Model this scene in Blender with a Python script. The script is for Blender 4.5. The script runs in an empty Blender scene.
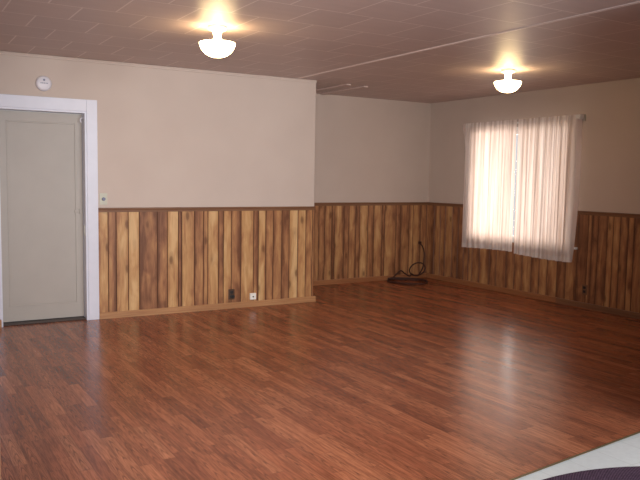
import bpy, bmesh, math, random
from mathutils import Vector, Matrix

random.seed(7)
S = bpy.context.scene
COL = S.collection

# ------------------------------------------------------------------ camera
CAM = Vector((-6.5637, -7.8778, 1.3784))
PITCH, YAW, ROLL, FPX = 0.085956, 0.546012, 0.016028, 717.97
H = 2.44            # ceiling
WX, WD, SL = 2.4905, 1.0394, -0.023115   # corner of the left wall, its distance forward, its slant
RAIL = 1.0657       # top of the chair rail
fwd = Vector((math.sin(YAW) * math.cos(PITCH), math.cos(YAW) * math.cos(PITCH), -math.sin(PITCH)))
rgt = Vector((math.cos(YAW), -math.sin(YAW), 0))
upv = rgt.cross(fwd)
r2 = math.cos(ROLL) * rgt + math.sin(ROLL) * upv
u2 = -math.sin(ROLL) * rgt + math.cos(ROLL) * upv
cd = bpy.data.cameras.new('camera')
cd.sensor_width = 36.0
cd.lens = FPX * 36.0 / 640.0
cd.clip_start = 0.02
cam = bpy.data.objects.new('camera', cd)
COL.objects.link(cam)
M = Matrix((r2, u2, -fwd)).transposed().to_4x4()
M.translation = CAM
cam.matrix_world = M
S.camera = cam

# ------------------------------------------------------------------ world, lights, exposure
S.view_settings.view_transform = 'Standard'
S.view_settings.look = 'None'
S.view_settings.gamma = 1.0
S.view_settings.use_curve_mapping = False
S.view_settings.exposure = 0.0
wd = bpy.data.worlds.new('world')
S.world = wd
wd.use_nodes = True
bgn = wd.node_tree.nodes['Background']
bgn.inputs[0].default_value = (0.92, 0.95, 1.0, 1)
bgn.inputs[1].default_value = 0.7


def light(name, kind, loc, energy, color, direction=None, **kw):
    d = bpy.data.lights.new(name, kind)
    d.energy = energy
    d.color = color
    for k, v in kw.items():
        setattr(d, k, v)
    o = bpy.data.objects.new(name, d)
    COL.objects.link(o)
    o.location = loc
    if direction is not None:
        o.rotation_euler = Vector(direction).to_track_quat('-Z', 'Y').to_euler()
    return o


# the camera's own flash
light('camera_flash', 'SPOT', CAM + Vector((-0.03, 0, 0.07)), 1050, (1.0, 0.94, 0.90),
      fwd - 0.07 * r2, spot_size=math.radians(60), spot_blend=1.0, shadow_soft_size=0.05)
# daylight standing outside the window on the right wall
light('window_daylight', 'AREA', (1.3, -0.62, 1.12), 98, (1.0, 0.93, 0.87), (-1, -0.12, -0.02),
      shape='RECTANGLE', size=1.5, size_y=1.2)
# cool daylight from the kitchen behind the camera
light('kitchen_daylight', 'AREA', (-3.6, -8.9, 1.95), 128, (0.84, 0.91, 1.0), (-0.03, 1, -0.08),
      shape='RECTANGLE', size=1.6, size_y=0.9)
LAMP_L = 17.0


# ------------------------------------------------------------------ node helpers
class N:
    def __init__(self, name):
        m = bpy.data.materials.new(name)
        m.use_nodes = True
        self.m, self.t = m, m.node_tree
        self.b = self.t.nodes['Principled BSDF']
        self.out = self.t.nodes['Material Output']

    def n(self, typ, **kw):
        x = self.t.nodes.new(typ)
        for k, v in kw.items():
            setattr(x, k, v)
        return x

    def put(self, sock, v):
        if isinstance(v, bpy.types.NodeSocket):
            self.t.links.new(v, sock)
        elif isinstance(v, (tuple, list)) and len(v) == 3 and sock.type == 'RGBA':
            sock.default_value = (*v, 1)
        else:
            sock.default_value = v

    def math(self, op, a, b=0.0, c=0.0):
        x = self.n('ShaderNodeMath', operation=op)
        for i, v in enumerate((a, b, c)):
            self.put(x.inputs[i], v)
        return x.outputs[0]

    def mix(self, f, a, b, mode='MIX'):
        x = self.n('ShaderNodeMix', data_type='RGBA', blend_type=mode)
        self.put(x.inputs[0], f)
        self.put(x.inputs[6], a)
        self.put(x.inputs[7], b)
        return x.outputs[2]

    def comb(self, x, y, z):
        c = self.n('ShaderNodeCombineXYZ')
        for i, v in enumerate((x, y, z)):
            self.put(c.inputs[i], v)
        return c.outputs[0]

    def coords(self):
        tc = self.n('ShaderNodeTexCoord')
        s = self.n('ShaderNodeSeparateXYZ')
        self.t.links.new(tc.outputs['Object'], s.inputs[0])
        return tc.outputs['Object'], s.outputs[0], s.outputs[1], s.outputs[2]

    def noise(self, vec, scale, detail=2.0, rough=0.5, dist=0.0):
        x = self.n('ShaderNodeTexNoise')
        self.put(x.inputs['Vector'], vec)
        x.inputs['Scale'].default_value = scale
        x.inputs['Detail'].default_value = detail
        x.inputs['Roughness'].default_value = rough
        x.inputs['Distortion'].default_value = dist
        return x.outputs[0]

    def white(self, vec):
        x = self.n('ShaderNodeTexWhiteNoise', noise_dimensions='3D')
        self.put(x.inputs[0], vec)
        return x.outputs[0]

    def ramp(self, f, stops, interp='LINEAR'):
        x = self.n('ShaderNodeValToRGB')
        self.put(x.inputs[0], f)
        e = x.color_ramp.elements
        x.color_ramp.interpolation = interp
        while len(e) < len(stops):
            e.new(0.5)
        for i, (p, c) in enumerate(stops):
            e[i].position = p
            e[i].color = (*c, 1) if not isinstance(c, float) else (c, c, c, 1)
        return x.outputs[0]

    def bump(self, h, strength, dist=0.01):
        x = self.n('ShaderNodeBump')
        x.inputs['Strength'].default_value = strength
        x.inputs['Distance'].default_value = dist
        self.put(x.inputs['Height'], h)
        self.t.links.new(x.outputs[0], self.b.inputs['Normal'])

    def base(self, c, rough=0.5, spec=0.5, metal=0.0):
        self.put(self.b.inputs['Base Color'], c)
        self.put(self.b.inputs['Roughness'], rough)
        self.b.inputs['Specular IOR Level'].default_value = spec
        self.b.inputs['Metallic'].default_value = metal
        return self.m


def plain(name, c, rough=0.5, spec=0.4, metal=0.0, var=0.06, scale=14.0):
    g = N(name)
    v, x, y, z = g.coords()
    n = g.noise(v, scale, 3)
    dark = tuple(k * (1 - var) for k in c)
    lite = tuple(min(1, k * (1 + var)) for k in c)
    return g.base(g.ramp(n, [(0.3, dark), (0.7, lite)]), rough, spec, metal)


# ------------------------------------------------------------------ materials
def mat_paint():
    g = N('beige_wall_paint')
    v, x, y, z = g.coords()
    n = g.noise(v, 2.2, 3)
    c = g.ramp(n, [(0.3, (0.545, 0.452, 0.396)), (0.7, (0.575, 0.482, 0.422))])
    f = g.noise(v, 160, 2)
    g.bump(f, 0.08, 0.004)
    return g.base(c, 0.62, 0.3)


def mat_ceiling():
    g = N('ceiling_tile')
    v, x, y, z = g.coords()
    b = g.n('ShaderNodeTexBrick', offset=0.5, offset_frequency=2, squash=1.0)
    mp = g.n('ShaderNodeMapping')
    g.put(mp.inputs[0], v)
    mp.inputs['Location'].default_value = (0.19, 3.9 + 0.42 * 10, 0)
    g.t.links.new(mp.outputs[0], b.inputs['Vector'])
    b.inputs['Color1'].default_value = (0.535, 0.415, 0.385, 1)
    b.inputs['Color2'].default_value = (0.575, 0.445, 0.41, 1)
    b.inputs['Mortar'].default_value = (0.76, 0.64, 0.59, 1)
    b.inputs['Scale'].default_value = 1.0
    b.inputs['Mortar Size'].default_value = 0.006
    b.inputs['Mortar Smooth'].default_value = 0.3
    b.inputs['Bias'].default_value = 0.0
    b.inputs['Brick Width'].default_value = 0.42
    b.inputs['Row Height'].default_value = 0.42
    n = g.noise(g.comb(g.math('MULTIPLY', x, 1.0), g.math('MULTIPLY', y, 5.0), 0.0), 3.0, 3)
    c = g.mix(0.30, b.outputs[0], g.ramp(n, [(0.3, (0.8, 0.8, 0.8)), (0.7, (1.0, 1.0, 1.0))]), 'MULTIPLY')
    h = g.math('MULTIPLY', b.outputs['Fac'], -1.0)
    g.bump(h, 0.25, 0.003)
    return g.base(c, 0.42, 0.33)


def mat_floor():
    g = N('reddish_oak_laminate')
    v, x, y, z = g.coords()
    wv = 0.064
    u = g.math('DIVIDE', x, wv)
    row = g.math('FLOOR', u)
    roff = g.white(g.comb(row, 3.7, 0.0))
    rlen = g.math('MULTIPLY_ADD', g.white(g.comb(row, 9.1, 2.0)), 0.25, 0.42)
    w = g.math('ADD', g.math('DIVIDE', y, rlen), g.math('MULTIPLY', roff, 7.0))
    cell = g.math('FLOOR', w)
    rnd = g.white(g.comb(row, cell, 1.0))
    rnd2 = g.white(g.comb(row, cell, 5.0))
    tone = g.ramp(rnd, [(0.0, (0.265, 0.081, 0.040)), (0.25, (0.330, 0.105, 0.050)),
                        (0.6, (0.385, 0.129, 0.061)), (1.0, (0.460, 0.170, 0.083))])
    # stretched grain, different on every strip
    gv = g.comb(g.math('MULTIPLY', x, 26.0), g.math('MULTIPLY_ADD', rnd2, 40.0, g.math('MULTIPLY', y, 1.6)),
                g.math('MULTIPLY', rnd, 17.0))
    gn = g.noise(gv, 1.9, 5, 0.62, 0.9)
    fine = g.noise(g.comb(g.math('MULTIPLY', x, 130.0), g.math('MULTIPLY', y, 7.0), rnd), 1.6, 3, 0.6)
    # cathedral figure
    wx = g.math('MULTIPLY', g.math('SUBTRACT', g.math('FRACT', u), 0.5), 1.3)
    cath = g.math('ADD', g.math('MULTIPLY', g.math('MULTIPLY', wx, wx), 6.0), g.math('MULTIPLY', y, 4.2))
    lown = g.noise(g.comb(g.math('MULTIPLY', x, 9.0), g.math('MULTIPLY', y, 2.2), g.math('MULTIPLY', rnd, 23.0)), 1.0, 3, 0.5)
    cath = g.math('ADD', cath, g.math('MULTIPLY', lown, 1.1))
    ring = g.math('FRACT', g.math('MULTIPLY_ADD', cath, 2.0, g.math('MULTIPLY', rnd2, 9.0)))
    ringm = g.ramp(ring, [(0.0, 1.0), (0.34, 0.0), (0.88, 0.0), (1.0, 1.0)])
    ringon = g.math('MULTIPLY', ringm, g.math('GREATER_THAN', rnd2, 0.38))
    c = g.mix(0.75, tone, g.ramp(gn, [(0.32, (0.52, 0.46, 0.44)), (0.60, (1.15, 1.15, 1.15))]), 'MULTIPLY')
    c = g.mix(0.55, c, g.ramp(fine, [(0.36, (0.42, 0.37, 0.35)), (0.54, (1.1, 1.1, 1.1))]), 'MULTIPLY')
    c = g.mix(g.math('MULTIPLY', ringon, 0.62), c, (0.05, 0.018, 0.012))
    # seams
    fu = g.math('FRACT', u)
    seam = g.math('LESS_THAN', g.math('MINIMUM', fu, g.math('SUBTRACT', 1.0, fu)), 0.018)
    fw = g.math('FRACT', w)
    seam2 = g.math('LESS_THAN', fw, 0.006)
    c = g.mix(g.math('MULTIPLY', g.math('MAXIMUM', seam, seam2), 0.45), c, (0.04, 0.014, 0.009))
    g.bump(fine, 0.05, 0.002)
    return g.base(c, g.math('MULTIPLY_ADD', gn, 0.10, 0.20), 0.32)


def mat_pine(name, gain=1.0):
    g = N(name)
    v, x, y, z = g.coords()
    at = g.n('ShaderNodeAttribute', attribute_name='tone')
    sd = g.n('ShaderNodeAttribute', attribute_name='seed')
    tone, seed = at.outputs['Fac'], sd.outputs['Fac']
    gv = g.comb(g.math('MULTIPLY', x, 11.0), g.math('MULTIPLY', seed, 31.0), g.math('MULTIPLY', z, 1.1))
    gn = g.noise(gv, 2.0, 4, 0.55, 1.0)
    fine = g.noise(g.comb(g.math('MULTIPLY', x, 90.0), seed, g.math('MULTIPLY', z, 3.0)), 1.5, 3)
    bl = g.noise(g.comb(g.math('MULTIPLY', x, 9.0), g.math('MULTIPLY', seed, 71.0), g.math('MULTIPLY', z, 2.6)), 1.3, 3, 0.55, 0.6)
    tt = g.math('ADD', tone, g.math('MULTIPLY', g.math('SUBTRACT', gn, 0.5), 0.8))
    tt = g.math('ADD', tt, g.math('MULTIPLY', g.math('SUBTRACT', bl, 0.5), 1.15))
    k = gain
    sc = lambda c: tuple(i * k for i in c)
    um = g.n('ShaderNodeUVMap', uv_map='across')
    us = g.n('ShaderNodeSeparateXYZ')
    g.put(us.inputs[0], um.outputs[0])
    side = g.math('ABSOLUTE', g.math('SUBTRACT', us.outputs[0], g.math('MULTIPLY_ADD', seed, 0.5, 0.25)))
    tt = g.math('SUBTRACT', g.math('ADD', tt, 0.08), g.math('MULTIPLY', g.math('POWER', side, 2.0), 1.0))
    c = g.ramp(tt, [(0.0, sc((0.150, 0.061, 0.029))), (0.25, sc((0.265, 0.117, 0.055))),
                    (0.5, sc((0.395, 0.195, 0.084))), (0.75, sc((0.515, 0.296, 0.127))), (1.0, sc((0.615, 0.398, 0.196)))])
    c = g.mix(0.5, c, g.ramp(fine, [(0.3, (0.78, 0.74, 0.70)), (0.7, (1.08, 1.08, 1.08))]), 'MULTIPLY')
    # knots: sparse dark ovals with a ring
    vo = g.n('ShaderNodeTexVoronoi', voronoi_dimensions='3D', feature='F1')
    g.put(vo.inputs['Vector'], g.comb(g.math('MULTIPLY', x, 9.0), g.math('MULTIPLY', seed, 53.0), g.math('MULTIPLY', z, 4.0)))
    vo.inputs['Scale'].default_value = 1.0
    kd = g.math('ADD', vo.outputs['Distance'], g.math('MULTIPLY', g.math('SUBTRACT', gn, 0.5), 0.14))
    kd = g.math('ADD', kd, g.math('MULTIPLY', g.math('GREATER_THAN', g.white(vo.outputs['Color']), 0.75), 0.6))
    kn = g.ramp(kd, [(0.08, 1.0), (0.15, 0.75), (0.20, 0.3), (0.40, 0.0)])
    c = g.mix(g.math('MULTIPLY', kn, 0.75), c, (0.120, 0.046, 0.019))
    # the milled groove between boards is stained dark
    c = g.mix(g.math('LESS_THAN', tone, -0.5), c, (0.110, 0.048, 0.024))
    g.bump(fine, 0.05, 0.002)
    return g.base(c, 0.45, 0.35)


def mat_trimwood(name, a, b, along='x'):
    g = N(name)
    v, x, y, z = g.coords()
    gv = g.comb(g.math('MULTIPLY', x, 1.6), g.math('MULTIPLY', y, 30.0), g.math('MULTIPLY', z, 40.0))
    n = g.noise(gv, 1.7, 4, 0.55, 0.4)
    return g.base(g.ramp(n, [(0.25, a), (0.75, b)]), 0.42, 0.4)


def mat_curtain(name, through):
    g = N(name)
    v, x, y, z = g.coords()
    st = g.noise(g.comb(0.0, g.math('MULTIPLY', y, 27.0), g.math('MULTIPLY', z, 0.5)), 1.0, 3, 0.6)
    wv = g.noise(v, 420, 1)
    col = g.ramp(st, [(0.36, (0.62, 0.53, 0.48)), (0.60, (0.96, 0.92, 0.90))])  # light and shade of the folds put into the cloth colour as vertical streaks
    d = g.n('ShaderNodeBsdfDiffuse')
    t = g.n('ShaderNodeBsdfTranslucent')
    g.put(d.inputs[0], g.mix(0.15, col, g.ramp(wv, [(0.3, 0.7), (0.7, 1.0)]), 'MULTIPLY'))
    g.put(t.inputs[0], g.mix(1.0, col, (1.0, 0.84, 0.74), 'MULTIPLY'))
    mx = g.n('ShaderNodeMixShader')
    mx.inputs[0].default_value = through
    g.t.links.new(d.outputs[0], mx.inputs[1])
    g.t.links.new(t.outputs[0], mx.inputs[2])
    g.t.links.new(mx.outputs[0], g.out.inputs[0])
    return g.m


def mat_pane():
    g = N('window_glass')
    tr = g.n('ShaderNodeBsdfTransparent')
    gl = g.n('ShaderNodeBsdfGlossy')
    gl.inputs['Roughness'].default_value = 0.03
    mx = g.n('ShaderNodeMixShader')
    mx.inputs[0].default_value = 0.07
    g.t.links.new(tr.outputs[0], mx.inputs[1])
    g.t.links.new(gl.outputs[0], mx.inputs[2])
    g.t.links.new(mx.outputs[0], g.out.inputs[0])
    return g.m


def mat_glow(name, color, strength):
    g = N(name)
    g.base((0.9, 0.88, 0.84), 0.25, 0.5)
    g.put(g.b.inputs['Emission Color'], color)
    g.b.inputs['Emission Strength'].default_value = strength
    return g.m


def mat_rug():
    g = N('dark_purple_woven_wool')
    v, x, y, z = g.coords()
    r = g.math('SQRT', g.math('ADD', g.math('MULTIPLY', x, x), g.math('MULTIPLY', y, y)))
    ang = g.math('ARCTAN2', y, x)
    a = g.math('SINE', g.math('MULTIPLY', r, 420.0))
    b = g.math('SINE', g.math('MULTIPLY', ang, 420.0))
    w = g.math('MULTIPLY_ADD', g.math('MULTIPLY', a, b), 0.5, 0.5)
    n = g.noise(v, 90, 2)
    c = g.mix(w, (0.035, 0.020, 0.034), (0.13, 0.085, 0.12))
    c = g.mix(0.5, c, g.ramp(n, [(0.35, (0.6, 0.55, 0.6)), (0.65, (1.3, 1.2, 1.3))]), 'MULTIPLY')
    g.bump(w, 0.6, 0.004)
    return g.base(c, 0.95, 0.1)


def mat_vinyl():
    g = N('pale_grey_vinyl')
    v, x, y, z = g.coords()
    b = g.n('ShaderNodeTexBrick', offset=0.0)
    g.put(b.inputs['Vector'], v)
    b.inputs['Color1'].default_value = (0.70, 0.755, 0.74, 1)
    b.inputs['Color2'].default_value = (0.74, 0.79, 0.775, 1)
    b.inputs['Mortar'].default_value = (0.65, 0.70, 0.68, 1)
    b.inputs['Scale'].default_value = 1.0
    b.inputs['Mortar Size'].default_value = 0.004
    b.inputs['Brick Width'].default_value = 0.23
    b.inputs['Row Height'].default_value = 0.23
    n = g.noise(v, 30, 4)
    c = g.mix(0.4, b.outputs[0], g.ramp(n, [(0.3, (0.88, 0.88, 0.88)), (0.7, (1.05, 1.05, 1.05))]), 'MULTIPLY')
    return g.base(c, 0.35, 0.4)


PAINT = mat_paint()
CEIL = mat_ceiling()
FLOOR = mat_floor()
PINE = mat_pine('knotty_pine_boards', 1.04)
RAILW = mat_trimwood('brown_rail_wood', (0.150, 0.068, 0.034), (0.235, 0.115, 0.060))
BASEA = mat_trimwood('honey_baseboard_wood', (0.30, 0.135, 0.058), (0.47, 0.255, 0.120))
BASEB = mat_trimwood('amber_baseboard_wood', (0.24, 0.095, 0.040), (0.36, 0.155, 0.065))
WHITE = plain('white_gloss_trim_paint', (0.66, 0.67, 0.76), 0.35, 0.5, var=0.02)
DOORP = plain('greige_door_paint', (0.405, 0.368, 0.332), 0.45, 0.4, var=0.025, scale=5)
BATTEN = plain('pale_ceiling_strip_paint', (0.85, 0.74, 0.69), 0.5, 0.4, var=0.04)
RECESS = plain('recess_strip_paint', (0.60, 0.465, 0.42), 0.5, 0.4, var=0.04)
PLASTIC = plain('white_plastic', (0.72, 0.70, 0.76), 0.4, 0.5, var=0.02)
CREAM = plain('cream_plastic', (0.52, 0.51, 0.41), 0.4, 0.5, var=0.03)
GREYM = plain('grey_print', (0.22, 0.24, 0.34), 0.6, 0.3, var=0.05)
BLACKP = plain('black_plastic', (0.025, 0.022, 0.022), 0.45, 0.4)
BROWNP = plain('brown_plastic', (0.075, 0.038, 0.022), 0.45, 0.4)
WALNUT = plain('walnut_brown_plastic', (0.17, 0.085, 0.045), 0.45, 0.4)
STEEL = plain('satin_steel', (0.60, 0.58, 0.56), 0.35, 0.5, metal=0.9)
BRONZE = plain('olive_bronze_strip', (0.14, 0.11, 0.045), 0.4, 0.5, metal=0.3)
DARKW = plain('dark_threshold_wood', (0.055, 0.034, 0.026), 0.5, 0.4)
CABLE = plain('dark_brown_cable_jacket', (0.050, 0.019, 0.014), 0.5, 0.4)
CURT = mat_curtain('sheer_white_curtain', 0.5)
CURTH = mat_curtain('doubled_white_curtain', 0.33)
PANE = mat_pane()
RUG = mat_rug()
VINYL = mat_vinyl()
SHADE = mat_glow('lit_white_glass', (1.0, 0.73, 0.37), LAMP_L)
VINYLFRAME = plain('white_window_vinyl', (0.78, 0.76, 0.74), 0.4, 0.4, var=0.02)
OUTG = plain('outdoor_ground', (0.22, 0.19, 0.13), 0.9, 0.1, var=0.3, scale=2)


# ------------------------------------------------------------------ geometry helpers
def box(bm, x0, x1, y0, y1, z0, z1, bevel=0.0):
    vs = [bm.verts.new(p) for p in ((x0, y0, z0), (x1, y0, z0), (x1, y1, z0), (x0, y1, z0),
                                    (x0, y0, z1), (x1, y0, z1), (x1, y1, z1), (x0, y1, z1))]
    fs = [bm.faces.new([vs[i] for i in q]) for q in
          ((3, 2, 1, 0), (4, 5, 6, 7), (0, 1, 5, 4), (1, 2, 6, 5), (2, 3, 7, 6), (3, 0, 4, 7))]
    if bevel:
        es = list({e for f in fs for e in f.edges})
        bmesh.ops.bevel(bm, geom=es, offset=bevel, segments=2, affect='EDGES', profile=0.6)
    return bm


def lathe(bm, prof, seg=40, axis='z', org=(0, 0, 0)):
    rings = []
    for r, h in prof:
        ring = []
        for i in range(seg):
            a = 2 * math.pi * i / seg
            c, s = r * math.cos(a), r * math.sin(a)
            p = (c, s, h) if axis == 'z' else (c, h, s)
            ring.append(bm.verts.new(Vector(p) + Vector(org)))
        rings.append(ring)
    for a, b in zip(rings, rings[1:]):
        for i in range(seg):
            j = (i + 1) % seg
            bm.faces.new((a[i], a[j], b[j], b[i]))
    bm.faces.new(list(reversed(rings[0])))
    bm.faces.new(rings[-1])
    bmesh.ops.recalc_face_normals(bm, faces=bm.faces)
    return bm


def tube(bm, pts, r, seg=8):
    pts = [Vector(p) for p in pts]
    prev = None
    up = Vector((0, 0, 1))
    for i, p in enumerate(pts):
        t = (pts[min(i + 1, len(pts) - 1)] - pts[max(i - 1, 0)]).normalized()
        if i == 0:
            n = t.cross(up)
            if n.length < 1e-3:
                n = t.cross(Vector((1, 0, 0)))
            n.normalize()
        else:
            n = (n - t * n.dot(t)).normalized()
        b = t.cross(n)
        ring = [bm.verts.new(p + r * (math.cos(2 * math.pi * k / seg) * n + math.sin(2 * math.pi * k / seg) * b)) for k in range(seg)]
        if prev:
            for k in range(seg):
                bm.faces.new((prev[k], prev[(k + 1) % seg], ring[(k + 1) % seg], ring[k]))
        else:
            bm.faces.new(list(reversed(ring)))
        prev = ring
    bm.faces.new(prev)
    bmesh.ops.recalc_face_normals(bm, faces=bm.faces)
    return bm


def spline(pts, n=12):
    """Catmull-Rom through the points"""
    P = [Vector(p) for p in pts]
    P = [P[0] * 2 - P[1]] + P + [P[-1] * 2 - P[-2]]
    out = []
    for i in range(1, len(P) - 2):
        for k in range(n):
            t = k / n
            a, b, c, d = P[i - 1:i + 3]
            out.append(0.5 * ((2 * b) + (c - a) * t + (2 * a - 5 * b + 4 * c - d) * t * t + (3 * b - a - 3 * c + d) * t ** 3))
    out.append(P[-2])
    return out


def obj(name, bm, mat, parent=None, smooth=False, loc=None, rotz=None, kind=None):
    me = bpy.data.meshes.new(name)
    bm.to_mesh(me)
    bm.free()
    if smooth:
        for p in me.polygons:
            p.use_smooth = True
    for m in (mat if isinstance(mat, list) else [mat]):
        me.materials.append(m)
    o = bpy.data.objects.new(name, me)
    COL.objects.link(o)
    if parent is not None:
        o.parent = parent
    if loc is not None:
        o.location = loc
    if rotz is not None:
        o.rotation_euler = (0, 0, rotz)
    if kind:
        o['kind'] = kind
    return o


def nb():
    return bmesh.new()


def bx(*a, **k):
    return box(nb(), *a, **k)


def empty(name, loc, rotz=0.0):
    o = bpy.data.objects.new(name, None)
    o.empty_display_size = 0.05
    COL.objects.link(o)
    o.location = loc
    o.rotation_euler = (0, 0, rotz)
    return o


def tag(o, label, cat, group=None):
    o['label'] = label
    o['category'] = cat
    if group:
        o['group'] = group
    return o


# wall frames: local x runs along the wall (left to right as seen from the room), local -y points into the room
ANG = math.atan(SL)
CA = math.cos(ANG)


def on_left(x, off=0.0, z=0.0):
    """world point on the left wall's face at world x, off metres out into the room"""
    return Vector((x + math.sin(ANG) * off, -WD + SL * (x + WX) - CA * off, z))


def lx(x):
    """world x -> the left wall's own coordinate (0 at its right corner)"""
    return (x + WX) / CA


LEFT0 = on_left(-WX)
RIGHT0 = Vector((0, 0, 0))
RA = -math.pi / 2

# ------------------------------------------------------------------ floor, ceiling
XL, YR = -6.42, -9.6     # left wall, end of the modelled kitchen


def edge_y(x):
    return -5.594 + 0.0992 * (x + 4.113)


b = nb()
top = [b.verts.new(p) for p in ((XL - .1, edge_y(XL - .1), 0), (0.12, edge_y(0.12), 0), (0.12, 0.12, 0), (XL - .1, 0.12, 0))]
f = b.faces.new(top)
ex = bmesh.ops.extrude_face_region(b, geom=[f])
for v in [g_ for g_ in ex['geom'] if isinstance(g_, bmesh.types.BMVert)]:
    v.co.z -= 0.05
bmesh.ops.recalc_face_normals(b, faces=b.faces)
obj('floor', b, FLOOR, kind='structure')

b = nb()
pts = ((XL - 3, YR, -0.006), (0.12, YR, -0.006), (0.12, edge_y(0.12) - 0.0005, -0.006), (XL - 3, edge_y(XL - 3) - 0.0005, -0.006))
f = b.faces.new([b.verts.new(p) for p in pts])
ex = bmesh.ops.extrude_face_region(b, geom=[f])
for v in [g_ for g_ in ex['geom'] if isinstance(g_, bmesh.types.BMVert)]:
    v.co.z -= 0.044
bmesh.ops.recalc_face_normals(b, faces=b.faces)
obj('floor_kitchen', b, VINYL, kind='structure')

# strip that closes the laminate against the vinyl
ang = math.atan(0.0992)
b = box(nb(), XL - 0.05 + 4.113, 4.113, -0.009, 0.002, 0.0005, 0.003, bevel=0.001)
obj('trim_1', b, BRONZE, loc=(-4.113, -5.594, 0), rotz=ang, kind='structure')

obj('ceiling', bx(XL - 3, 0.12, YR, 0.12, H, H + 0.08), CEIL, kind='structure')
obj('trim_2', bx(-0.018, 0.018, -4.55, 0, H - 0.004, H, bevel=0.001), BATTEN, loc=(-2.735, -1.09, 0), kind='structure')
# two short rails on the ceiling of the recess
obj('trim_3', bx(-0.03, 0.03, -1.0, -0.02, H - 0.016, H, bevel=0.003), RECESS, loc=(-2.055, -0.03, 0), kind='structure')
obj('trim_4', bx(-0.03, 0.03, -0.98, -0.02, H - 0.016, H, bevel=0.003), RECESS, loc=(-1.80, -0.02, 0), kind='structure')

# ------------------------------------------------------------------ walls
DL, DR, DT = lx(-5.700), lx(-4.937), 1.958     # door opening in the left wall
WALL_END = lx(XL)
b = nb()
box(b, WALL_END, DL, 0, 0.14, 0, H)
box(b, DL, DR, 0, 0.14, DT, H)
box(b, DR, 0, 0, 0.14, 0, H)
# the return running back to the recess
box(b, -0.14, 0, 0.14, WD, 0, H)
wl = obj('wall_left', b, PAINT, loc=LEFT0, rotz=ANG, kind='structure')
wb = obj('wall_back', bx(-WX - 0.1, 0.12, 0, 0.12, 0, H), PAINT, kind='structure')

# right wall with its window opening (local x = -world y)
W0, W1, WZ0, WZ1 = 0.90, 2.40, 0.66, 1.99
b = nb()
END = 5.75
box(b, 0, W0, 0, 0.12, 0, H)
box(b, W1, END, 0, 0.12, 0, H)
box(b, W0, W1, 0, 0.12, 0, WZ0)
box(b, W0, W1, 0, 0.12, WZ1, H)
wr = obj('wall_right', b, PAINT, loc=RIGHT0, rotz=RA, kind='structure')
# walls outside the picture: partition added to keep kitchen light off the right side, wall left of the room
obj('wall_light_block', bx(-2.85, 0.12, -5.85, -5.70, 0, H), PAINT, kind='structure')
obj('wall_side', bx(XL - 0.12, XL, -4.3, -0.93, 0, H), PAINT, kind='structure')


def boards(bounds, tones, ztop, parent, gap=None):
    """vertical pine boards: bevelled edges meet in dark grooves; one mesh per wall"""
    b = nb()
    lt = b.faces.layers.float.new('tone')
    ls = b.faces.layers.float.new('seed')
    uv = b.loops.layers.uv.new('across')
    rnd = random.Random(len(bounds) * 13 + int(abs(bounds[0]) * 10))
    T, G = 0.012, 0.0040
    for i, t in enumerate(tones):
        x0, x1 = bounds[i], bounds[i + 1]
        sd = rnd.random()
        zt = ztop if gap is None or x1 <= gap[0] or x0 >= gap[1] else gap[2]
        prof = [(x0, -T + 0.005), (x0 + G, -T), (x1 - G, -T), (x1, -T + 0.005)]
        lo = [b.verts.new((x, y, 0.0)) for x, y in prof]
        hi = [b.verts.new((x, y, zt)) for x, y in prof]
        for k in range(3):
            f = b.faces.new((lo[k], lo[k + 1], hi[k + 1], hi[k]))
            f[lt] = t if k == 1 else -1.0
            f[ls] = sd
            for l, uu in zip(f.loops, (0, 1, 1, 0)):
                l[uv].uv = (uu, l.vert.co.z)
        box(b, x0, x1, -T + 0.005, 0, 0, zt)
    for f in b.faces:
        f.normal_update()
    return obj('wainscot_panel', b, PINE, parent)


RT = RAIL
# left wall boards, read off the photograph
A_x = [-4.842, -4.748, -4.672, -4.556, -4.449, -4.27, -4.168, -4.054, -4.018, -3.886, -3.789, -3.741, -3.626, -3.57,
       -3.481, -3.373, -3.229, -3.171, -3.088, -2.999, -2.896, -2.805, -2.699, -2.599, -2.515, -2.4905]
A_t = [.60, .33, .68, .85, .27, .24, .75, .12, .64, .33, .46, .76, .18, .68, .32, .64, .22, .74, .36, .42, .26, .93, .70, .48, .35]
A_b = [lx(x) for x in A_x]
boards(A_b, A_t, RT - 0.04, wl)
B_x = [-2.49, -2.37, -2.28, -2.19, -2.06, -1.98, -1.90, -1.807, -1.716, -1.609, -1.563, -1.423, -1.344, -1.233, -1.169, -1.039, -.94, -.807, -.757, -.569, -.483,
       -.343, -.272, -.14, -.03, -.006]
B_t = [.5, .3, .7, .4, .6, .3, .45, .33, .55, .02, .54, .28, .5, .22, .72, .34, .6, .12, .6, .22, .36, .68, .52, .38, .3]
B_t = [.42 + (t - .45) * .7 for t in B_t]
boards(B_x, B_t, RT - 0.04, wb)
C_x = [.006, .161, .287, .391, .533, .652, .768, .93, 1.067, 1.246, 1.367, 1.536, 1.667, 1.795, 1.936, 2.057, 2.176, 2.32, 2.487, 2.592, 2.724,
       2.776, 2.852, 2.965, 3.038, 3.122, 3.216, 3.286, 3.40, 3.53, 3.62, 3.78, 3.9, 4.05, 4.2, 4.33, 4.5, 4.62, 4.8, 4.95, 5.1, 5.3, 5.45, 5.69]
C_t = [.38, .5, .45, .62, .2, .34, .25, .5, .4, .55, .3, .55, .5, .36, .62, .26, .58, .55, .12, .54, .16, .4, .24, .34, .68, .54, .4, .52, .3]
C_t += [random.uniform(.2, .75) for _ in range(len(C_x) - 1 - len(C_t))]
C_t = [.38 + (t - .45) * .65 for t in C_t]  # boards darkened overall: the dim light on this wall is put into their tone
CUT0, CUT1 = W0 - 0.042, W1 + 0.042
C_cut = sorted([x for x in C_x if abs(x - CUT0) > .05 and abs(x - CUT1) > .05] + [CUT0, CUT1])
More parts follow.
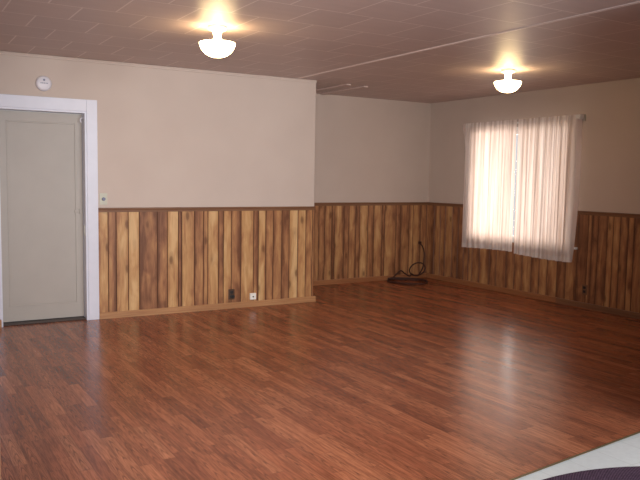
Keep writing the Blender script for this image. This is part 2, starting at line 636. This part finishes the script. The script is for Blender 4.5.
boards(C_cut, C_t[:len(C_cut) - 1], RT - 0.04, wr, (CUT0 + .001, CUT1 - .001, WZ0 - 0.026))


def rail_prof(x0, x1, z1, mat, name, loc, rotz, depth=0.022, h=0.042):
    b = nb()
    prof = [(0, z1 - h), (-depth * 0.7, z1 - h), (-depth * 0.75, z1 - h * 0.55), (-depth, z1 - h * 0.3), (-depth, z1 - 0.004), (-depth + 0.004, z1), (0, z1)]
    A = [b.verts.new((x0, y, z)) for y, z in prof]
    B = [b.verts.new((x1, y, z)) for y, z in prof]
    n = len(prof)
    for i in range(n):
        j = (i + 1) % n
        b.faces.new((A[i], A[j], B[j], B[i]))
    b.faces.new(list(reversed(A)))
    b.faces.new(B)
    bmesh.ops.recalc_face_normals(b, faces=b.faces)
    return obj(name, b, mat, loc=loc, rotz=rotz, kind='structure')


CAS = 0.098     # casing width
rail_prof(DR + CAS, -0.0, RT, RAILW, 'trim_5', LEFT0, ANG)
rail_prof(-WX, -0.023, RT, RAILW, 'trim_6', (0, 0, 0), 0)
rail_prof(0.0, CUT0, RT, RAILW, 'trim_7', RIGHT0, RA)
rail_prof(CUT1, 5.69, RT, RAILW, 'trim_10', RIGHT0, RA)
# slim cove under the ceiling of the left wall
rail_prof(WALL_END, 0.0, H - 0.001, PAINT, 'trim_8', LEFT0, ANG, 0.018, 0.03)


def baseboard(name, x0, x1, mat, loc, rotz, h=0.062, t=0.026):
    b = nb()
    prof = [(-0.0, 0.0005), (-t, 0.0005), (-t, h - 0.012), (-t + 0.006, h), (-0.0, h)]
    A = [b.verts.new((x0, y, z)) for y, z in prof]
    B = [b.verts.new((x1, y, z)) for y, z in prof]
    n = len(prof)
    for i in range(n):
        j = (i + 1) % n
        b.faces.new((A[i], A[j], B[j], B[i]))
    b.faces.new(list(reversed(A)))
    b.faces.new(B)
    bmesh.ops.recalc_face_normals(b, faces=b.faces)
    return obj(name, b, mat, loc=loc, rotz=rotz, kind='structure')


baseboard('baseboard_left', DR + CAS + 0.001, 0.022, BASEA, LEFT0, ANG)
baseboard('baseboard_back', -WX + 0.002, -0.027, BASEB, (0, 0, 0), 0)
baseboard('baseboard_right', 0.0, 2.34, BASEB, RIGHT0, RA)
baseboard('baseboard_right_corner', 2.341, 5.69, RAILW, RIGHT0, RA, 0.06, 0.036)
# end of the baseboard left of the door casing
baseboard('baseboard_door', WALL_END + 0.01, DL - 0.003, BASEA, on_left(-WX, 0.021), ANG, 0.075, 0.05)

# ------------------------------------------------------------------ door
dr = empty('door_1', on_left(-WX), ANG)
dr['kind'] = 'structure'
b = nb()
RY = 0.105      # how far the slab sits back
x0, x1, z0, z1 = DL + 0.02, DR - 0.02, 0.022, DT - 0.02
px0, px1, pz0, pz1 = x0 + 0.065, x1 - 0.052, 0.155, z1 - 0.085
box(b, x0, x1, RY + 0.006, RY + 0.034, z0, z1)
for q in ((x0, px0, z0, z1), (px1, x1, z0, z1), (px0, px1, z0, pz0), (px0, px1, pz1, z1)):
    box(b, q[0], q[1], RY, RY + 0.006, q[2], q[3])
obj('door_slab', b, DOORP, dr)
b = nb()
m_ = 0.014
for q in ((px0, px0 + m_, pz0, pz1), (px1 - m_, px1, pz0, pz1), (px0 + m_, px1 - m_, pz0, pz0 + m_), (px0 + m_, px1 - m_, pz1 - m_, pz1)):
    box(b, q[0], q[1], RY - 0.004, RY + 0.006, q[2], q[3], bevel=0.003)
obj('panel_moulding', b, DOORP, dr)
# casing and jambs
b = nb()
box(b, DR, DR + CAS, -0.022, 0, 0, DT + CAS + 0.012, bevel=0.004)
box(b, DL - CAS, DL, -0.022, 0, 0, DT + CAS + 0.012, bevel=0.004)
box(b, DL, DR, -0.022, 0, DT, DT + CAS + 0.012, bevel=0.004)
obj('door_casing', b, WHITE, dr)
b = nb()
box(b, DR - 0.016, DR, -0.012, 0.14, 0.0, DT)
box(b, DL, DL + 0.016, -0.012, 0.14, 0.0, DT)
box(b, DL + 0.016, DR - 0.016, -0.012, 0.14, DT - 0.016, DT)
obj('door_jamb', b, WHITE, dr)
obj('threshold', bx(DL + 0.016, DR - 0.016, 0.02, 0.14, 0.0005, 0.016, bevel=0.003), DARKW, dr)
hk = obj('strike_plate', bx(DR - 0.019, DR - 0.016, 0.03, 0.085, 0.80, 0.90, bevel=0.001), STEEL, dr)
lt_ = nb()
box(lt_, x1 - 0.075, x1 - 0.005, RY - 0.010, RY, 1.015, 1.04, bevel=0.003)
box(lt_, x1 - 0.03, x1 - 0.012, RY - 0.022, RY - 0.010, 1.005, 1.05, bevel=0.003)
obj('latch', lt_, DOORP, dr)
hb = nb()
tube(hb, spline([(DR - 0.017, 0.05, 1.90), (DR - 0.03, 0.05, 1.90), (DR - 0.04, 0.05, 1.89), (DR - 0.04, 0.05, 1.87), (DR - 0.03, 0.05, 1.86)]), 0.006)
obj('hook', hb, PLASTIC, dr, smooth=True)

# wooden end trim at the very left edge of the picture
obj('trim_9', bx(-0.06, 0.0, -0.09, 0.0, 0.0, 0.33, bevel=0.004), BASEA, loc=(-6.158, -4.43, 0.0), kind='structure')

# ------------------------------------------------------------------ window
wn = empty('window_1', RIGHT0, RA)
wn['kind'] = 'structure'
b = nb()
fw_ = 0.045
box(b, W0, W0 + fw_, 0.03, 0.10, WZ0, WZ1)
box(b, W1 - fw_, W1, 0.03, 0.10, WZ0, WZ1)
box(b, W0 + fw_, W1 - fw_, 0.03, 0.10, WZ0, WZ0 + fw_)
box(b, W0 + fw_, W1 - fw_, 0.03, 0.10, WZ1 - fw_, WZ1)
obj('window_frame', b, VINYLFRAME, wn)
obj('pane', bx(W0 + fw_, W1 - fw_, 0.062, 0.066, WZ0 + fw_, WZ1 - fw_), PANE, wn)
b = nb()
cw = 0.04
box(b, W0 - cw, W0, -0.016, 0, WZ0, WZ1 + cw, bevel=0.003)
box(b, W1, W1 + cw, -0.016, 0, WZ0, WZ1 + cw, bevel=0.003)
box(b, W0, W1, -0.016, 0, WZ1, WZ1 + cw, bevel=0.003)
obj('window_casing', b, VINYLFRAME, wn)
obj('window_sill', bx(W0 - 0.05, W1 + 0.19, -0.036, 0.03, WZ0 - 0.025, WZ0, bevel=0.005), VINYLFRAME, wn)

# ------------------------------------------------------------------ curtains and rod
rod = empty('curtain_rod', (-0.072, -1.66, 2.075))
tag(rod, 'white curtain rod across the top of the window, its end showing at the right', 'curtain rod')
obj('rod_bar', bx(-0.003, 0.003, -0.930, 0.89, -0.011, 0.011, bevel=0.002), VINYLFRAME, rod)
for s in (-1, 1):
    b = nb()
    y_ = 0.89 if s > 0 else -0.930
    box(b, -0.003, 0.0715, y_ - 0.003, y_ + 0.003, -0.012, 0.012, bevel=0.001)
    obj('rod_return', b, VINYLFRAME, rod)
    if s < 0:
        obj('end_cap', bx(-0.036, 0.03, y_ - 0.030, y_ + 0.026, -0.004, 0.036, bevel=0.006), VINYLFRAME, rod)
    obj('bracket', bx(0.052, 0.0718, y_ - 0.022, y_ + 0.022, -0.03, 0.04, bevel=0.003), STEEL, rod)


def curtain(name, ya, yb, ya2, yb2, zb, ret, seed, label):
    """gathered sheer panel from y=ya to yb (top) and ya2 to yb2 (bottom), hem at zb"""
    rn = random.Random(seed)
    t = tag(empty(name, (-0.10, (ya + yb) / 2, zb)), label, 'curtain', 'sheer curtains at the window')
    NC, ztop, xf = 180, 2.112, -0.10
    k1, ph1, ph2 = rn.uniform(7.2, 7.8), rn.uniform(0, 6), rn.uniform(0, 6)

    def pt(i, z):
        s = i / NC
        h = (ztop - z) / (ztop - zb)           # 0 top .. 1 hem
        hb = h ** 6
        y = (ya + (yb - ya) * s) * (1 - hb) + (ya2 + (yb2 - ya2) * s) * hb
        e = h ** 0.6
        q = s if ret == 1 else 1 - s           # distance from the edge where the two panels meet
        e2 = min(1.0, q / 0.07)
        big = math.sin(math.pi * k1 * (s + 0.013 * math.sin(9 * s + ph2)) + ph1)
        mid = math.sin(2 * math.pi * k1 * 2.27 * s + ph2)
        fin = math.sin(2 * math.pi * 27 * s + ph1)
        x = xf - 0.004 - e2 * ((0.004 + 0.030 * e) * (1 - abs(big)) + 0.009 * e * mid + 0.0045 * (1 - e * 0.7) * fin)
        y += e2 * 0.010 * e * math.cos(2 * math.pi * k1 * s + ph1)
        q = 1 - q
        if ret == 0 and q < 0.12:              # the top corner reaches out to the end of the rod
            y += 0.085 * (1 - q / 0.12) ** 1.2 * max(0.0, 1 - h / 0.22) ** 1.4
        if ret == 1 and q < 0.09:              # the outer edge turns back towards the wall
            r = 1 - q / 0.09
            w = min(1.0, 4 * r)
            y = y * (1 - w) + (yb - 0.006 * math.sin(5 * h)) * w
            x = x * (1 - w) + (-0.118 + 0.104 * r * (1 - 0.55 * h ** 5)) * w
        z2 = z - 0.012 * h * math.sin(3.1 * s + ph2) * (1 if h > .9 else 0)
        return (x + 0.10, y - (ya + yb) / 2, z2 - zb)

    def strip(zs):
        b = nb()
        rows = [[b.verts.new(pt(i, z)) for i in range(NC + 1)] for z in zs]
        for r, q in zip(rows, rows[1:]):
            for i in range(NC):
                b.faces.new((r[i], r[i + 1], q[i + 1], q[i]))
        return b

    zh, zm = ztop - 0.055, zb + 0.055
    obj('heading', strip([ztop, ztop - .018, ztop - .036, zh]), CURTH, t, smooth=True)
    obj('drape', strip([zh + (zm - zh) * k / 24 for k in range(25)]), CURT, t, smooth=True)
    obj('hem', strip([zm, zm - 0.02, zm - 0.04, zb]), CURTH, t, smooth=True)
    return t


curtain('curtain', -0.850, -1.709, -0.850, -1.711, 0.52, 0, 3,
        'brightly backlit sheer white curtain panel, the left one on the rod, nearer the room corner')
curtain('curtain', -1.735, -2.578, -1.737, -2.568, 0.505, 1, 11,
        'pinkish sheer white curtain panel, the right one on the rod, hanging slightly lower')


# ------------------------------------------------------------------ ceiling lights
def ceiling_light(x, y, label):
    t = tag(empty('ceiling_light', (x, y, H)), label, 'ceiling light', 'white bowl ceiling lights')
    obj('canopy', lathe(nb(), [(0.060, -0.0005), (0.066, -0.004), (0.066, -0.020), (0.060, -0.026), (0.046, -0.028)]), PLASTIC, t, smooth=True)
    obj('neck', lathe(nb(), [(0.036, -0.0285), (0.031, -0.045), (0.027, -0.065), (0.029, -0.088)]), SHADE, t, smooth=True)
    prof = [(0.029, -0.0885), (0.040, -0.097), (0.070, -0.105), (0.110, -0.111), (0.127, -0.114), (0.129, -0.118), (0.126, -0.132), (0.115, -0.158),
            (0.097, -0.182), (0.072, -0.201), (0.042, -0.212), (0.012, -0.216)]
    obj('lamp_shade', lathe(nb(), prof, 48), SHADE, t, smooth=True)
    return t


ceiling_light(-4.50, -3.03, 'lit white glass bowl ceiling light, the larger looking one nearer the white door casing')
ceiling_light(-1.42, -2.83, 'lit white glass bowl ceiling light, the smaller looking one near the curtained window')

# ------------------------------------------------------------------ small things on the walls
t = tag(empty('smoke_detector', on_left(-5.306, 0, 2.185), ANG), 'round white detector with grey markings on the wall above the door', 'detector')
obj('housing', lathe(nb(), [(0.068, -0.0005), (0.068, -0.018), (0.062, -0.030), (0.050, -0.036)], 40, 'y'), PLASTIC, t, smooth=True)
b = nb()
for i, (cx, wd_) in enumerate(((-0.026, 0.010), (-0.012, 0.012), (0.003, 0.012), (0.017, 0.010), (0.029, 0.008))):
    box(b, cx - wd_ / 2, cx + wd_ / 2, -0.0375, -0.036, -0.002, 0.006)
obj('lettering', b, GREYM, t)
obj('indicator', lathe(nb(), [(0.009, -0.0355), (0.009, -0.039), (0.005, -0.040)], 20, 'y', (0, 0, 0.030)), GREYM, t, smooth=True)

t = tag(empty('light_switch', on_left(-4.786, 0, 1.148), ANG), 'cream switch plate with a round knob just right of the door casing', 'light switch')
obj('plate', bx(-0.036, 0.036, -0.007, -0.0005, -0.055, 0.055, bevel=0.003), CREAM, t)
obj('knob', lathe(nb(), [(0.017, -0.007), (0.016, -0.020), (0.012, -0.023)], 24, 'y'), GREYM, t, smooth=True)

BT = 0.012


def outlet(loc, rot, mat, label, plug=False):
    t = tag(empty('wall_outlet', loc, rot), label, 'outlet')
    obj('plate', bx(-0.035, 0.035, -BT - 0.006, -BT - 0.0003, -0.055, 0.055, bevel=0.003), mat, t)
    for s in (-1, 1):
        b = nb()
        z_ = s * 0.022
        box(b, -0.016, 0.016, -BT - 0.009, -BT - 0.006, z_ - 0.015, z_ + 0.015, bevel=0.004)
        obj('socket', b, BLACKP, t)
    return t


outlet(on_left(-3.479, 0, 0.150), ANG, BROWNP, 'dark brown outlet plate low on the pine boards left of the white jack')
pl = nb()
box(pl, -0.014, 0.014, -0.05, -BT - 0.0095, -0.036, -0.008, bevel=0.006)
p = tag(empty('power_plug', on_left(-3.468, 0, 0.150), ANG), 'small black plug sitting in the dark outlet low on the pine boards', 'plug')
obj('plug_body', pl, BLACKP, p)

t = tag(empty('phone_jack', on_left(-3.238, 0, 0.112), ANG), 'small white square jack box just above the baseboard of the pine wall', 'jack')
obj('jack_box', bx(-0.034, 0.034, -BT - 0.024, -BT - 0.0003, -0.032, 0.036, bevel=0.004), plain('jack_white', (0.80, 0.77, 0.72), 0.4), t)
obj('jack_socket', bx(-0.008, 0.008, -BT - 0.026, -BT - 0.0242, -0.008, 0.006), BLACKP, t)

outlet((0, -2.713, 0.205), RA, WALNUT, 'brown outlet with dark sockets low on the pine boards right of the curtained window')

# ------------------------------------------------------------------ coil of cable in the corner
pts = []
MJ, MN = Vector((0.574, -0.819, 0)), Vector((0.819, 0.574, 0))
for k in range(0, 19):          # a loop and a half lying on the floor
    a = 0.6 + k * 0.48
    ra, rb = 0.280 + 0.010 * math.sin(k * 1.9), 0.195 + 0.014 * math.sin(k * 2.3)
    q = Vector((-0.575, -0.30, 0)) + MJ * (ra * math.cos(a)) + MN * (rb * math.sin(a))
    pts.append((q.x, q.y, 0.011 + 0.019 * max(0.0, min(1.0, (k - 11) / 2.0))))
# a slack hump rising against the baseboard, then a ring standing in the corner
pts += [(-0.66, -0.08, 0.035), (-0.58, -0.07, 0.085), (-0.50, -0.06, 0.125), (-0.44, -0.07, 0.085), (-0.37, -0.09, 0.045)]
for k in range(0, 17):
    a = -math.pi * 0.75 + k * 0.46
    pts.append((-0.225 + 0.135 * math.cos(a), -0.085 + 0.012 * k / 17 - 0.02 * math.sin(a), 0.135 + 0.092 * math.sin(a)))
pts += [(-0.105, -0.05, 0.15), (-0.075, -0.035, 0.27), (-0.072, -0.028, 0.36), (-0.10, -0.026, 0.44), (-0.145, -0.026, 0.485)]
t = tag(empty('cable_coil', (-0.56, -0.33, 0)), 'loose coil of dark cable on the floor in the far room corner', 'cable')
pp = [Vector(p_) - Vector((-0.56, -0.33, 0)) for p_ in spline(pts, 6)]
obj('cord', tube(nb(), pp, 0.0095, 8), CABLE, t, smooth=True)
e_ = Vector((-0.150, -0.026, 0.495)) - Vector((-0.56, -0.33, 0))
obj('connector', bx(e_.x - 0.022, e_.x + 0.018, e_.y - 0.014, e_.y + 0.012, e_.z - 0.018, e_.z + 0.022, bevel=0.005), CABLE, t)

# ------------------------------------------------------------------ rug on the vinyl
r = lathe(nb(), [(1.17, 0.0003), (1.195, 0.003), (1.20, 0.008), (1.19, 0.012), (1.17, 0.014)], 96)
tag(obj('rug', r, RUG, loc=(-3.98, -6.868, -0.006), smooth=False), 'dark purple woven rug with a curved edge on the pale vinyl', 'rug')
